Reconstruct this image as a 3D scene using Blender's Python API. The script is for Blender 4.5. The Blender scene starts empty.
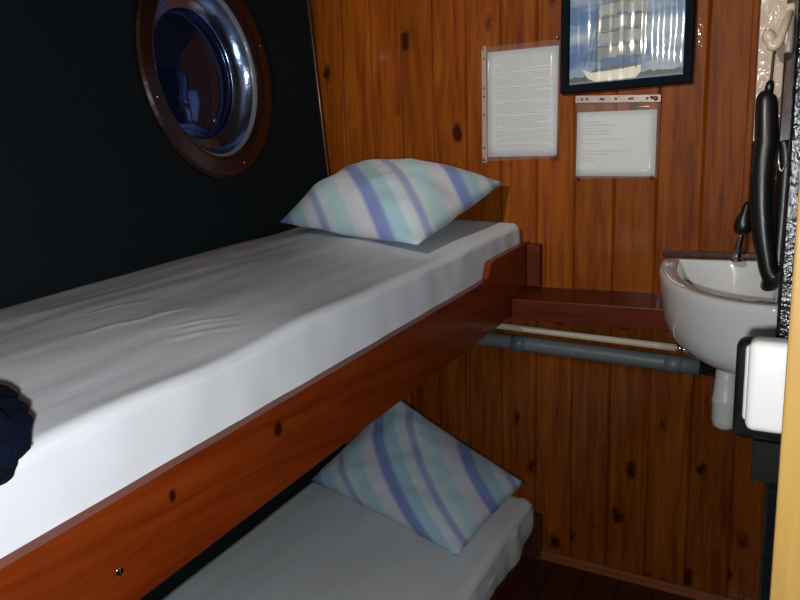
import bpy, bmesh, math, random
from mathutils import Vector, Matrix, noise
random.seed(7)
scene = bpy.context.scene
COL = scene.collection

# ------------------------------------------------------------------ camera
cam_d = bpy.data.cameras.new('camera')
cam = bpy.data.objects.new('camera', cam_d)
COL.objects.link(cam)
cam_d.sensor_width = 36.0
cam_d.lens = 680.0 / 800.0 * 36.0
cam_d.clip_start = 0.02
R3 = (Matrix.Rotation(math.radians(30.54), 3, 'Z') @ Matrix.Rotation(math.radians(-10.038), 3, 'X')
      @ Matrix.Rotation(math.radians(1.774), 3, 'Y'))
rg, fw, up = R3.col[0], R3.col[1], R3.col[2]
M4 = Matrix(((rg.x, up.x, -fw.x, 0.0), (rg.y, up.y, -fw.y, -1.9418), (rg.z, up.z, -fw.z, 1.2037), (0, 0, 0, 1)))
cam.matrix_world = M4
scene.camera = cam

# ------------------------------------------------------------------ world
wd = bpy.data.worlds.new('dusk_sky')
scene.world = wd
wd.use_nodes = True
bg = wd.node_tree.nodes['Background']
bg.inputs[0].default_value = (0.10, 0.22, 0.75, 1)
bg.inputs[1].default_value = 0.007

# ------------------------------------------------------------------ lights and exposure
FLASH = 42.0
LAMP = 125.0
fl = bpy.data.lights.new('phone_flash', 'POINT')
fl.energy = FLASH
fl.shadow_soft_size = 0.012
fl.color = (0.96, 0.985, 1.0)
flo = bpy.data.objects.new('phone_flash', fl)
flo.location = (-0.03, -1.95, 1.165)
COL.objects.link(flo)

vs = scene.view_settings
vs.view_transform = 'Standard'
vs.look = 'None'
vs.gamma = 1.0
vs.use_curve_mapping = False
vs.exposure = 0.0

SL = 0.093        # the sole, bunks and shelf follow the sheer of the hull


# ------------------------------------------------------------------ material helpers
def new_mat(name):
    m = bpy.data.materials.new(name)
    m.use_nodes = True
    nt = m.node_tree
    return m, nt, nt.nodes['Principled BSDF']


def setp(b, **k):
    for key, v in k.items():
        key = key.replace('_', ' ')
        if key in b.inputs:
            b.inputs[key].default_value = v


def plain(name, col, rough=0.5, metal=0.0, coat=0.0, bump=0.0, bscale=60.0, var=0.0):
    m, nt, b = new_mat(name)
    b.inputs['Base Color'].default_value = (*col, 1)
    setp(b, Roughness=rough, Metallic=metal, Coat_Weight=coat)
    if rough > 0.9:
        b.inputs['Specular IOR Level'].default_value = 0.1
    tc = nt.nodes.new('ShaderNodeTexCoord')
    n = nt.nodes.new('ShaderNodeTexNoise')
    n.inputs['Scale'].default_value = bscale
    n.inputs['Detail'].default_value = 4
    nt.links.new(tc.outputs['Object'], n.inputs['Vector'])
    if var > 0:
        mx = nt.nodes.new('ShaderNodeMix')
        mx.data_type = 'RGBA'
        mx.inputs['A'].default_value = (*[c * (1 - var) for c in col], 1)
        mx.inputs['B'].default_value = (*[min(1, c * (1 + var)) for c in col], 1)
        nt.links.new(n.outputs['Fac'], mx.inputs['Factor'])
        nt.links.new(mx.outputs['Result'], b.inputs['Base Color'])
    if bump > 0:
        bp = nt.nodes.new('ShaderNodeBump')
        bp.inputs['Strength'].default_value = bump
        bp.inputs['Distance'].default_value = 0.01
        nt.links.new(n.outputs['Fac'], bp.inputs['Height'])
        nt.links.new(bp.outputs['Normal'], b.inputs['Normal'])
        nt.links.new(bp.outputs['Normal'], b.inputs['Coat Normal'])
    return m


def wood(name, dark, mid, light, axis='Z', rough=0.28, coat=0.5, knots=0.5, bump=0.12, scale=1.0, rand=0.35, sparkle=0.0, crough=0.12, spec=0.3, spots=()):
    """varnished boards: long grain, knots, a different shade for every board"""
    m, nt, b = new_mat(name)
    N, L = nt.nodes, nt.links
    tc = N.new('ShaderNodeTexCoord')
    oi = N.new('ShaderNodeObjectInfo')
    off = N.new('ShaderNodeVectorMath')
    off.operation = 'MULTIPLY_ADD'
    comb = N.new('ShaderNodeCombineXYZ')
    for i in range(3):
        L.new(oi.outputs['Random'], comb.inputs[i])
    L.new(comb.outputs[0], off.inputs[0])
    off.inputs[1].default_value = (17.3, 11.1, 23.7)
    L.new(tc.outputs['Object'], off.inputs[2])
    st = {'X': (1.2, 14, 14), 'Y': (14, 1.2, 14), 'Z': (14, 14, 1.2)}[axis]
    mp = N.new('ShaderNodeMapping')
    mp.inputs['Scale'].default_value = tuple(s * scale for s in st)
    L.new(off.outputs[0], mp.inputs['Vector'])
    # warp so that grain bends
    n0 = N.new('ShaderNodeTexNoise')
    n0.inputs['Scale'].default_value = 1.2
    n0.inputs['Detail'].default_value = 2
    L.new(mp.outputs[0], n0.inputs['Vector'])
    n1 = N.new('ShaderNodeTexNoise')
    n1.inputs['Scale'].default_value = 2.6
    n1.inputs['Detail'].default_value = 6
    n1.inputs['Roughness'].default_value = 0.62
    n1.inputs['Distortion'].default_value = 0.6
    L.new(mp.outputs[0], n1.inputs['Vector'])
    ramp = N.new('ShaderNodeValToRGB')
    e = ramp.color_ramp.elements
    e[0].position, e[0].color = 0.30, (*dark, 1)
    e[1].position, e[1].color = 0.72, (*light, 1)
    x = ramp.color_ramp.elements.new(0.5)
    x.color = (*mid, 1)
    L.new(n1.outputs['Fac'], ramp.inputs['Fac'])
    # board to board shade
    hsv = N.new('ShaderNodeHueSaturation')
    mr = N.new('ShaderNodeMapRange')
    mr.inputs['To Min'].default_value = 1 - rand * 0.5
    mr.inputs['To Max'].default_value = 1 + rand * 0.5
    L.new(oi.outputs['Random'], mr.inputs['Value'])
    L.new(mr.outputs[0], hsv.inputs['Value'])
    L.new(ramp.outputs['Color'], hsv.inputs['Color'])
    # knots
    kst = {'X': (5.2, 10, 10), 'Y': (10, 5.2, 10), 'Z': (10, 10, 5.2)}[axis]
    mk = N.new('ShaderNodeMapping')
    mk.inputs['Scale'].default_value = tuple(s * scale for s in kst)
    L.new(off.outputs[0], mk.inputs['Vector'])
    wob = N.new('ShaderNodeTexNoise')
    wob.inputs['Scale'].default_value = 40
    L.new(off.outputs[0], wob.inputs['Vector'])
    vmix = N.new('ShaderNodeVectorMath')
    vmix.operation = 'MULTIPLY_ADD'
    L.new(wob.outputs['Color'], vmix.inputs[0])
    vmix.inputs[1].default_value = (0.22, 0.22, 0.22)
    L.new(mk.outputs[0], vmix.inputs[2])
    vo = N.new('ShaderNodeTexVoronoi')
    vo.inputs['Scale'].default_value = 1.0
    vo.inputs['Randomness'].default_value = 1.0
    L.new(vmix.outputs[0], vo.inputs['Vector'])
    kr = N.new('ShaderNodeValToRGB')
    ke = kr.color_ramp.elements
    ke[0].position, ke[0].color = 0.10, (1, 1, 1, 1)
    ke[1].position, ke[1].color = 0.20, (0, 0, 0, 1)
    L.new(vo.outputs['Distance'], kr.inputs['Fac'])
    km = N.new('ShaderNodeMath')
    km.operation = 'MULTIPLY'
    km.inputs[1].default_value = knots
    L.new(kr.outputs['Color'], km.inputs[0])
    mx = N.new('ShaderNodeMix')
    mx.data_type = 'RGBA'
    mx.inputs['B'].default_value = (dark[0] * 0.18, dark[1] * 0.16, dark[2] * 0.16, 1)
    L.new(hsv.outputs['Color'], mx.inputs['A'])
    L.new(km.outputs[0], mx.inputs['Factor'])
    last_col = mx.outputs['Result']
    for sx, sy, sz, ry, rz in spots:                      # single knots in one long board
        sb = N.new('ShaderNodeVectorMath')
        sb.operation = 'SUBTRACT'
        sb.inputs[1].default_value = (sx, sy, sz)
        L.new(tc.outputs['Object'], sb.inputs[0])
        ml = N.new('ShaderNodeVectorMath')
        ml.operation = 'MULTIPLY'
        ml.inputs[1].default_value = (0, 1 / ry, 1 / rz)
        L.new(sb.outputs[0], ml.inputs[0])
        wn = N.new('ShaderNodeVectorMath')
        wn.operation = 'MULTIPLY_ADD'
        L.new(wob.outputs['Color'], wn.inputs[0])
        wn.inputs[1].default_value = (0.0, 0.5, 0.5)
        L.new(ml.outputs[0], wn.inputs[2])
        ln = N.new('ShaderNodeVectorMath')
        ln.operation = 'LENGTH'
        L.new(wn.outputs[0], ln.inputs[0])
        rr = N.new('ShaderNodeValToRGB')
        re_ = rr.color_ramp.elements
        re_[0].position, re_[0].color = 0.45, (0.92, 0.92, 0.92, 1)
        re_[1].position, re_[1].color = 1.0, (0, 0, 0, 1)
        L.new(ln.outputs['Value'], rr.inputs['Fac'])
        m2 = N.new('ShaderNodeMix')
        m2.data_type = 'RGBA'
        m2.inputs['B'].default_value = (dark[0] * 0.18, dark[1] * 0.2, dark[2] * 0.3, 1)
        L.new(last_col, m2.inputs['A'])
        L.new(rr.outputs['Color'], m2.inputs['Factor'])
        last_col = m2.outputs['Result']
    L.new(last_col, b.inputs['Base Color'])
    setp(b, Roughness=rough, Coat_Weight=coat, Coat_Roughness=crough)
    b.inputs['Specular IOR Level'].default_value = spec
    # fine relief of the varnish
    n2 = N.new('ShaderNodeTexNoise')
    n2.inputs['Scale'].default_value = 3.0
    n2.inputs['Detail'].default_value = 3
    L.new(mp.outputs[0], n2.inputs['Vector'])
    bp = N.new('ShaderNodeBump')
    bp.inputs['Strength'].default_value = bump
    bp.inputs['Distance'].default_value = 0.01
    L.new(n2.outputs['Fac'], bp.inputs['Height'])
    last = bp
    if sparkle > 0:
        n3 = N.new('ShaderNodeTexNoise')
        n3.inputs['Scale'].default_value = 130
        n3.inputs['Detail'].default_value = 1
        L.new(off.outputs[0], n3.inputs['Vector'])
        b2 = N.new('ShaderNodeBump')
        b2.inputs['Strength'].default_value = sparkle
        b2.inputs['Distance'].default_value = 0.004
        L.new(n3.outputs['Fac'], b2.inputs['Height'])
        L.new(bp.outputs['Normal'], b2.inputs['Normal'])
        last = b2
    L.new(last.outputs['Normal'], b.inputs['Normal'])
    L.new(last.outputs['Normal'], b.inputs['Coat Normal'])
    return m


def fabric(name, col, wr=0.25, weave=0.0):
    """bed linen with soft stretched creases"""
    m, nt, b = new_mat(name)
    N, L = nt.nodes, nt.links
    b.inputs['Base Color'].default_value = (*col, 1)
    setp(b, Roughness=0.9)
    b.inputs['Specular IOR Level'].default_value = 0.1
    tc = N.new('ShaderNodeTexCoord')
    mp = N.new('ShaderNodeMapping')
    mp.inputs['Scale'].default_value = (12, 2.2, 12)
    mp.inputs['Rotation'].default_value = (0, 0, math.radians(14))
    L.new(tc.outputs['Object'], mp.inputs['Vector'])
    n = N.new('ShaderNodeTexNoise')
    n.inputs['Scale'].default_value = 1.0
    n.inputs['Detail'].default_value = 4
    L.new(mp.outputs[0], n.inputs['Vector'])
    n2 = N.new('ShaderNodeTexNoise')
    n2.inputs['Scale'].default_value = 7.0
    n2.inputs['Detail'].default_value = 3
    L.new(tc.outputs['Object'], n2.inputs['Vector'])
    ad = N.new('ShaderNodeMath')
    ad.operation = 'ADD'
    L.new(n.outputs['Fac'], ad.inputs[0])
    L.new(n2.outputs['Fac'], ad.inputs[1])
    bp = N.new('ShaderNodeBump')
    bp.inputs['Strength'].default_value = wr
    bp.inputs['Distance'].default_value = 0.012
    L.new(ad.outputs[0], bp.inputs['Height'])
    L.new(bp.outputs['Normal'], b.inputs['Normal'])
    return m


def stripes(name):
    """pillow cover: blue, aqua, pale and lilac stripes along the UV"""
    m, nt, b = new_mat(name)
    N, L = nt.nodes, nt.links
    uv = N.new('ShaderNodeUVMap')
    uv.uv_map = 'stripe'
    sep = N.new('ShaderNodeSeparateXYZ')
    L.new(uv.outputs[0], sep.inputs[0])
    mul = N.new('ShaderNodeMath')
    mul.operation = 'MULTIPLY'
    mul.inputs[1].default_value = 2.7
    L.new(sep.outputs[0], mul.inputs[0])
    fr = N.new('ShaderNodeMath')
    fr.operation = 'FRACT'
    L.new(mul.outputs[0], fr.inputs[0])
    r = N.new('ShaderNodeValToRGB')
    cr = r.color_ramp
    cols = [(0.00, (0.56, 0.59, 0.68)), (0.05, (0.19, 0.25, 0.53)), (0.15, (0.20, 0.26, 0.53)), (0.20, (0.35, 0.54, 0.65)),
            (0.32, (0.34, 0.53, 0.63)), (0.37, (0.53, 0.64, 0.69)), (0.46, (0.57, 0.60, 0.68)), (0.50, (0.30, 0.36, 0.58)),
            (0.55, (0.30, 0.37, 0.58)), (0.59, (0.54, 0.64, 0.69)), (0.70, (0.41, 0.61, 0.66)), (0.80, (0.40, 0.59, 0.65)),
            (0.85, (0.58, 0.60, 0.67)), (0.98, (0.57, 0.59, 0.67))]
    els = cr.elements
    els[0].position, els[0].color = cols[0][0], (*cols[0][1], 1)
    els[1].position, els[1].color = cols[-1][0], (*cols[-1][1], 1)
    for p, c in cols[1:-1]:
        q = els.new(p)
        q.color = (*c, 1)
    L.new(fr.outputs[0], r.inputs['Fac'])
    L.new(r.outputs['Color'], b.inputs['Base Color'])
    setp(b, Roughness=0.8, Sheen_Weight=0.1)
    tc = N.new('ShaderNodeTexCoord')
    n = N.new('ShaderNodeTexNoise')
    n.inputs['Scale'].default_value = 16
    n.inputs['Detail'].default_value = 4
    L.new(tc.outputs['Object'], n.inputs['Vector'])
    bp = N.new('ShaderNodeBump')
    bp.inputs['Strength'].default_value = 0.35
    bp.inputs['Distance'].default_value = 0.012
    L.new(n.outputs['Fac'], bp.inputs['Height'])
    L.new(bp.outputs['Normal'], b.inputs['Normal'])
    return m


M = {}
KNOTS = ((0, -1.374, 0.806, 0.008, 0.012), (0, -1.160, 0.826, 0.013, 0.017))
M['plank'] = wood('pine_plank', (0.095, 0.017, 0.002), (0.19, 0.043, 0.003), (0.265, 0.074, 0.006), 'Z', rand=0.3, knots=0.92, sparkle=0.05, bump=0.05, rough=0.45, coat=0.25, crough=0.05, spec=0.08)
M['batten'] = wood('dark_batten', (0.030, 0.007, 0.004), (0.045, 0.011, 0.006), (0.062, 0.015, 0.008), 'Z', knots=0.2, coat=0.2)
M['rail'] = wood('red_stained_rail', (0.105, 0.013, 0.002), (0.155, 0.022, 0.003), (0.205, 0.034, 0.005), 'Y', knots=0.0, spots=KNOTS, spec=0.12, coat=0.25, rand=0.1, scale=0.8)
M['mahog'] = wood('mahogany', (0.055, 0.010, 0.004), (0.085, 0.015, 0.006), (0.115, 0.020, 0.007), 'X', knots=0.0, rough=0.35, coat=0.12, spec=0.12, bump=0.05)
M['darkwood'] = wood('dark_brown_wood', (0.035, 0.008, 0.004), (0.055, 0.012, 0.005), (0.08, 0.018, 0.007), 'Y', knots=0.1)
M['floor'] = wood('dark_sole_board', (0.020, 0.005, 0.003), (0.035, 0.008, 0.004), (0.05, 0.012, 0.005), 'Y', knots=0.1, rough=0.35)
M['ring'] = wood('porthole_ring_wood', (0.016, 0.004, 0.003), (0.022, 0.006, 0.004), (0.030, 0.008, 0.005), 'Y', knots=0.0, rough=0.3)
M['jamb'] = wood('yellow_jamb', (0.38, 0.215, 0.052), (0.45, 0.265, 0.068), (0.50, 0.31, 0.085), 'Z', knots=0.0, rough=0.45, coat=0.2)
M['baseb'] = wood('base_trim', (0.16, 0.045, 0.015), (0.22, 0.065, 0.02), (0.26, 0.08, 0.03), 'X', knots=0.0)
M['carpet'] = plain('navy_carpet', (0.0100, 0.0150, 0.0180), 0.95, bump=0.6, bscale=260, var=0.35)
M['ceil'] = plain('dark_panelled_ceiling', (0.10, 0.05, 0.025), 0.5, bump=0.05)
M['back'] = plain('wall_backing', (0.03, 0.01, 0.004), 0.8, bump=0.05)
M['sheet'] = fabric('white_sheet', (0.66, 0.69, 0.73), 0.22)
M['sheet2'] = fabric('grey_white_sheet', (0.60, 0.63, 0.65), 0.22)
M['piping'] = plain('white_piping', (0.9, 0.88, 0.85), 0.7, bump=0.05)
M['stripe'] = stripes('striped_cotton')
M['navy'] = plain('navy_fleece', (0.0016, 0.0035, 0.014), 0.95, bump=0.5, bscale=60, var=0.4)
M['ceramic'] = plain('white_ceramic', (0.70, 0.71, 0.71), 0.12, coat=0.6, bump=0.01)
M['plastic'] = plain('white_plastic', (0.82, 0.82, 0.80), 0.35, bump=0.02)
M['greyplastic'] = plain('grey_plastic', (0.62, 0.63, 0.60), 0.4, bump=0.02)
M['greypipe'] = plain('grey_pipe', (0.105, 0.125, 0.135), 0.45, bump=0.05, var=0.15)
M['creampipe'] = plain('cream_pipe', (0.50, 0.43, 0.33), 0.45, bump=0.05, var=0.1)
M['chrome'] = plain('chrome', (0.8, 0.8, 0.8), 0.12, metal=1.0)
M['steel'] = plain('brushed_steel', (0.55, 0.58, 0.62), 0.22, metal=1.0, bump=0.05, bscale=12)
M['tube'] = plain('grey_enamel', (0.20, 0.21, 0.24), 0.25, coat=0.6, bump=0.25, bscale=9)
M['bezel'] = plain('blue_tinged_steel', (0.30, 0.42, 0.72), 0.20, metal=1.0, bump=0.35, bscale=12)
M['black'] = plain('black_rubber', (0.006, 0.007, 0.007), 0.33, bump=0.03)
M['vinyl'] = plain('black_crinkled_vinyl', (0.004, 0.0055, 0.0065), 0.17, bump=0.30, bscale=110)
M['cream'] = plain('cream_gloss_paint', (0.55, 0.44, 0.36), 0.12, coat=0.8, bump=0.25, bscale=45, var=0.1)
M['hook'] = plain('ivory_hook', (0.62, 0.52, 0.40), 0.3, coat=0.3, bump=0.02)
M['cord'] = plain('brown_cord', (0.05, 0.025, 0.015), 0.6, bump=0.3)
M['paper'] = plain('white_paper', (0.50, 0.53, 0.56), 0.6, bump=0.03, bscale=8)
M['ink'] = plain('faded_print', (0.37, 0.39, 0.41), 0.6)
M['inkd'] = plain('grey_print', (0.24, 0.25, 0.27), 0.6)
M['strip'] = plain('punched_strip', (0.30, 0.23, 0.19), 0.35, bump=0.05)
M['pin'] = plain('red_pin', (0.16, 0.010, 0.010), 0.3, coat=0.4)
M['frame'] = plain('blue_black_frame', (0.004, 0.007, 0.012), 0.95, bump=0.03)
M['brass'] = plain('brass', (0.6, 0.42, 0.2), 0.25, metal=1.0)
M['hole'] = plain('punched_hole', (0.05, 0.02, 0.015), 0.6)


def film(name, rough=0.08, tint=(1, 1, 1), alpha=0.12):
    """clear film: mostly see-through with a gloss"""
    m, nt, b = new_mat(name)
    N, L = nt.nodes, nt.links
    b.inputs['Base Color'].default_value = (*tint, 1)
    setp(b, Roughness=rough)
    b.inputs['Alpha'].default_value = alpha
    return m


M['film'] = film('clear_sleeve', 0.10, (0.8, 0.75, 0.72), 0.05)


def glassy(name, wavy):
    m, nt, b = new_mat(name)
    N, L = nt.nodes, nt.links
    out = N['Material Output']
    tr = N.new('ShaderNodeBsdfTransparent')
    gl = N.new('ShaderNodeBsdfGlossy')
    gl.inputs['Roughness'].default_value = 0.06
    fz = N.new('ShaderNodeFresnel')
    fz.inputs['IOR'].default_value = 1.5
    mix = N.new('ShaderNodeMixShader')
    L.new(fz.outputs[0], mix.inputs[0])
    L.new(tr.outputs[0], mix.inputs[1])
    L.new(gl.outputs[0], mix.inputs[2])
    L.new(mix.outputs[0], out.inputs['Surface'])
    if wavy:
        tc = N.new('ShaderNodeTexCoord')
        w = N.new('ShaderNodeTexWave')
        w.wave_type = 'BANDS'
        w.bands_direction = 'X'
        w.inputs['Scale'].default_value = 11
        w.inputs['Distortion'].default_value = 1.2
        w.inputs['Detail'].default_value = 1.0
        w.inputs['Detail Scale'].default_value = 0.8
        L.new(tc.outputs['Object'], w.inputs['Vector'])
        nz = N.new('ShaderNodeTexNoise')
        nz.inputs['Scale'].default_value = 9
        nz.inputs['Detail'].default_value = 0
        L.new(tc.outputs['Object'], nz.inputs['Vector'])
        ad = N.new('ShaderNodeMath')
        ad.operation = 'MULTIPLY_ADD'
        L.new(nz.outputs['Fac'], ad.inputs[0])
        ad.inputs[1].default_value = 7.0
        L.new(w.outputs['Fac'], ad.inputs[2])
        bp = N.new('ShaderNodeBump')
        bp.inputs['Strength'].default_value = 1.0
        bp.inputs['Distance'].default_value = 0.0006
        L.new(ad.outputs[0], bp.inputs['Height'])
        L.new(bp.outputs['Normal'], gl.inputs['Normal'])
    return m


M['wavy'] = glassy('wavy_glazing', True)


def dark_glass():
    """mirror-bright dark blue dome, slightly uneven"""
    m, nt, b = new_mat('domed_blue_glass')
    N, L = nt.nodes, nt.links
    b.inputs['Base Color'].default_value = (0.035, 0.075, 0.26, 1)
    setp(b, Roughness=0.05, Metallic=0.9, Coat_Weight=0.6, Coat_Roughness=0.03)
    tc = N.new('ShaderNodeTexCoord')
    n = N.new('ShaderNodeTexNoise')
    n.inputs['Scale'].default_value = 9
    n.inputs['Detail'].default_value = 1
    L.new(tc.outputs['Object'], n.inputs['Vector'])
    bp = N.new('ShaderNodeBump')
    bp.inputs['Strength'].default_value = 0.4
    bp.inputs['Distance'].default_value = 0.012
    L.new(n.outputs['Fac'], bp.inputs['Height'])
    L.new(bp.outputs['Normal'], b.inputs['Normal'])
    return m


M['glass'] = dark_glass()


def sky_print():
    m, nt, b = new_mat('printed_sky')
    N, L = nt.nodes, nt.links
    tc = N.new('ShaderNodeTexCoord')
    mp = N.new('ShaderNodeMapping')
    mp.inputs['Scale'].default_value = (6, 6, 14)
    L.new(tc.outputs['Object'], mp.inputs['Vector'])
    n = N.new('ShaderNodeTexNoise')
    n.inputs['Scale'].default_value = 1.3
    n.inputs['Detail'].default_value = 5
    L.new(mp.outputs[0], n.inputs['Vector'])
    r = N.new('ShaderNodeValToRGB')
    e = r.color_ramp.elements
    e[0].position, e[0].color = 0.42, (0.030, 0.115, 0.27, 1)
    e[1].position, e[1].color = 0.66, (0.30, 0.37, 0.44, 1)
    L.new(n.outputs['Fac'], r.inputs['Fac'])
    L.new(r.outputs['Color'], b.inputs['Base Color'])
    setp(b, Roughness=0.5)
    return m


M['sky'] = sky_print()
M['sail'] = plain('printed_sail', (0.26, 0.27, 0.265), 0.5, var=0.3, bscale=50)
M['sail2'] = plain('printed_sail_shade', (0.17, 0.19, 0.195), 0.5, var=0.25, bscale=50)
M['hull'] = plain('printed_hull', (0.62, 0.60, 0.52), 0.5, var=0.1)
M['mast'] = plain('printed_mast', (0.07, 0.07, 0.08), 0.5)
M['shore'] = plain('printed_shore', (0.05, 0.055, 0.06), 0.5, var=0.6, bscale=120)
M['sea'] = plain('printed_sea', (0.10, 0.15, 0.20), 0.5, var=0.3, bscale=60)


# ------------------------------------------------------------------ mesh helpers
def link(name, bm, mat, parent=None, smooth=False, loc=None):
    me = bpy.data.meshes.new(name)
    bmesh.ops.recalc_face_normals(bm, faces=bm.faces)
    bm.to_mesh(me)
    bm.free()
    if smooth:
        for p in me.polygons:
            p.use_smooth = True
    me.materials.append(mat)
    o = bpy.data.objects.new(name, me)
    COL.objects.link(o)
    if loc is not None:
        o.location = loc
    if parent is not None:
        o.parent = parent
        o.matrix_parent_inverse = Matrix.Identity(4)
    return o


def empty(name, loc):
    o = bpy.data.objects.new(name, None)
    o.empty_display_size = 0.05
    o.location = loc
    COL.objects.link(o)
    return o


def tag(o, label=None, cat=None, group=None, kind=None):
    if label:
        o['label'] = label
    if cat:
        o['category'] = cat
    if group:
        o['group'] = group
    if kind:
        o['kind'] = kind
    return o


def box_bm(x0, x1, y0, y1, z0, z1, bev=0.0, seg=1, bm=None, sl=0.0):
    own = bm is None
    if own:
        bm = bmesh.new()
    v = []
    for x in (x0, x1):
        for y in (y0, y1):
            for z in (z0, z1):
                v.append(bm.verts.new((x, y, z + sl * y)))
    f = [(0, 1, 3, 2), (4, 6, 7, 5), (0, 4, 5, 1), (2, 3, 7, 6), (0, 2, 6, 4), (1, 5, 7, 3)]
    fs = [bm.faces.new([v[i] for i in q]) for q in f]
    if bev > 0:
        eds = list({e for q in fs for e in q.edges})
        bmesh.ops.bevel(bm, geom=eds, offset=bev, segments=seg, profile=0.5, affect='EDGES')
    return bm


def tube_bm(path, radii, n=14, bm=None, caps=True):
    if bm is None:
        bm = bmesh.new()
    path = [Vector(p) for p in path]
    if not hasattr(radii, '__len__'):
        radii = [radii] * len(path)
    prev = None
    rings = []
    for i, p in enumerate(path):
        a = path[max(0, i - 1)]
        b = path[min(len(path) - 1, i + 1)]
        t = (b - a).normalized()
        if prev is None:
            ref = Vector((0, 0, 1)) if abs(t.z) < 0.9 else Vector((1, 0, 0))
            u = t.cross(ref).normalized()
        else:
            u = (prev - t * prev.dot(t)).normalized()
        prev = u
        w = t.cross(u)
        rings.append([bm.verts.new(p + (u * math.cos(k * 2 * math.pi / n) + w * math.sin(k * 2 * math.pi / n)) * radii[i]) for k in range(n)])
    for i in range(len(rings) - 1):
        for k in range(n):
            bm.faces.new((rings[i][k], rings[i][(k + 1) % n], rings[i + 1][(k + 1) % n], rings[i + 1][k]))
    if caps:
        bm.faces.new(rings[0][::-1])
        bm.faces.new(rings[-1])
    return bm


def spline(pts, n=8):
    """Catmull-Rom through points of any dimension"""
    out = []
    P = [pts[0]] + list(pts) + [pts[-1]]
    for i in range(1, len(P) - 2):
        for k in range(n):
            t = k / n
            out.append([0.5 * ((2 * b) + (-a + c) * t + (2 * a - 5 * b + 4 * c - d) * t * t + (-a + 3 * b - 3 * c + d) * t ** 3)
                        for a, b, c, d in zip(P[i - 1], P[i], P[i + 1], P[i + 2])])
    out.append(list(pts[-1]))
    return out


def lathe_bm(prof, n=24, bm=None, mat=None):
    """prof: (r, z) list about local z; mat maps local to world"""
    if bm is None:
        bm = bmesh.new()
    mat = mat or Matrix.Identity(4)
    rings = []
    for r, z in prof:
        if r < 1e-6:
            rings.append([bm.verts.new(mat @ Vector((0, 0, z)))])
        else:
            rings.append([bm.verts.new(mat @ Vector((r * math.cos(k * 2 * math.pi / n), r * math.sin(k * 2 * math.pi / n), z))) for k in range(n)])
    for a, b in zip(rings, rings[1:]):
        for k in range(n):
            k2 = (k + 1) % n
            if len(a) == 1 and len(b) == 1:
                continue
            if len(a) == 1:
                bm.faces.new((a[0], b[k2], b[k]))
            elif len(b) == 1:
                bm.faces.new((a[k], a[k2], b[0]))
            else:
                bm.faces.new((a[k], a[k2], b[k2], b[k]))
    return bm


# ================================================================== THE SETTING
# ---- back bulkhead of tongue-and-groove planks
PITCH, PX0 = 0.1116, -1.1176
WT = 0.014
bm = box_bm(-1.56, 0.30, WT, 0.05, -0.35, 2.02)
wall_back = link('wall_back', bm, M['back'])
tag(wall_back, 'varnished knotty pine plank bulkhead behind the bunks and sink', kind='structure')


def plank_bm(x0, x1, z0, z1, bev=0.005):
    """board with chamfered long edges on the room side; local x 0 at its middle"""
    b = bmesh.new()
    g = 0.0006
    prof = [(x0 + g, WT), (x0 + g, bev * 0.8), (x0 + g + bev, 0.0), (x1 - g - bev, 0.0), (x1 - g, bev * 0.8), (x1 - g, WT)]
    lo = [b.verts.new((x, y, z0)) for x, y in prof]
    hi = [b.verts.new((x, y, z1)) for x, y in prof]
    for i in range(len(prof)):
        j = (i + 1) % len(prof)
        b.faces.new((lo[i], lo[j], hi[j], hi[i]))
    b.faces.new(lo[::-1])
    b.faces.new(hi)
    return b


pk_me = None
for i in range(-4, 12):
    x = PX0 + i * PITCH
    if pk_me is None:
        p = link('plank', plank_bm(0, PITCH, -0.33, 2.0), M['plank'], wall_back)
        pk_me = p.data
    else:
        p = bpy.data.objects.new('plank', pk_me)
        COL.objects.link(p)
        p.parent = wall_back
    p.location = (x, 0, 0)

# ---- hull side wall with a porthole opening
PC_Y, PC_Z, PR = -0.503, 1.518, 0.205
OY, OZ = 0.95, 1.16
KZ = 1.10
nrm = Vector((1, 0, 0.085)).normalized()
upv = Vector((-0.085, 0, 1)).normalized()


def hx(z):
    return -1.408 if z < KZ else -1.408 - 0.085 * (z - KZ)


bm = bmesh.new()
s0, s1, ya, yb = KZ, 1.93, PC_Y - 0.44, PC_Y + 0.40
angs = sorted([2 * math.pi * k / 48 for k in range(48)] + [math.atan2(z - PC_Z, y - PC_Y) % (2 * math.pi) for y in (ya, yb) for z in (s0, s1)])
for dx in (0.0, -0.03):
    inner, outer = [], []
    for a in angs:
        dy, dz = math.cos(a), math.sin(a)
        c = Vector((hx(PC_Z) + dx, PC_Y, PC_Z)) + Vector((0, 1, 0)) * dy * PR * OY + upv * dz * PR * OZ
        inner.append(bm.verts.new(c))
        ty = ((yb - PC_Y) / dy) if dy > 1e-6 else ((ya - PC_Y) / dy if dy < -1e-6 else 1e9)
        tz = ((s1 - PC_Z) / dz) if dz > 1e-6 else ((s0 - PC_Z) / dz if dz < -1e-6 else 1e9)
        t = min(ty, tz)
        y, z = PC_Y + dy * t, PC_Z + dz * t
        outer.append(bm.verts.new((hx(z) + dx, y, z)))
    for k in range(len(angs)):
        j = (k + 1) % len(angs)
        bm.faces.new((inner[k], inner[j], outer[j], outer[k]))
    for y0, y1, z0, z1 in ((-4.2, ya, KZ, s1), (yb, 0.02, KZ, s1), (-4.2, 0.02, s1, 2.05), (-4.2, 0.02, -0.7, KZ)):
        bm.faces.new([bm.verts.new(((-1.408 if z <= KZ else hx(z)) + dx, y, z)) for y, z in ((y0, z0), (y1, z0), (y1, z1), (y0, z1))])
bmesh.ops.remove_doubles(bm, verts=bm.verts, dist=1e-4)
wall_left = link('wall_left', bm, M['carpet'])
tag(wall_left, 'dark navy carpeted hull side with a round porthole', kind='structure')

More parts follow.
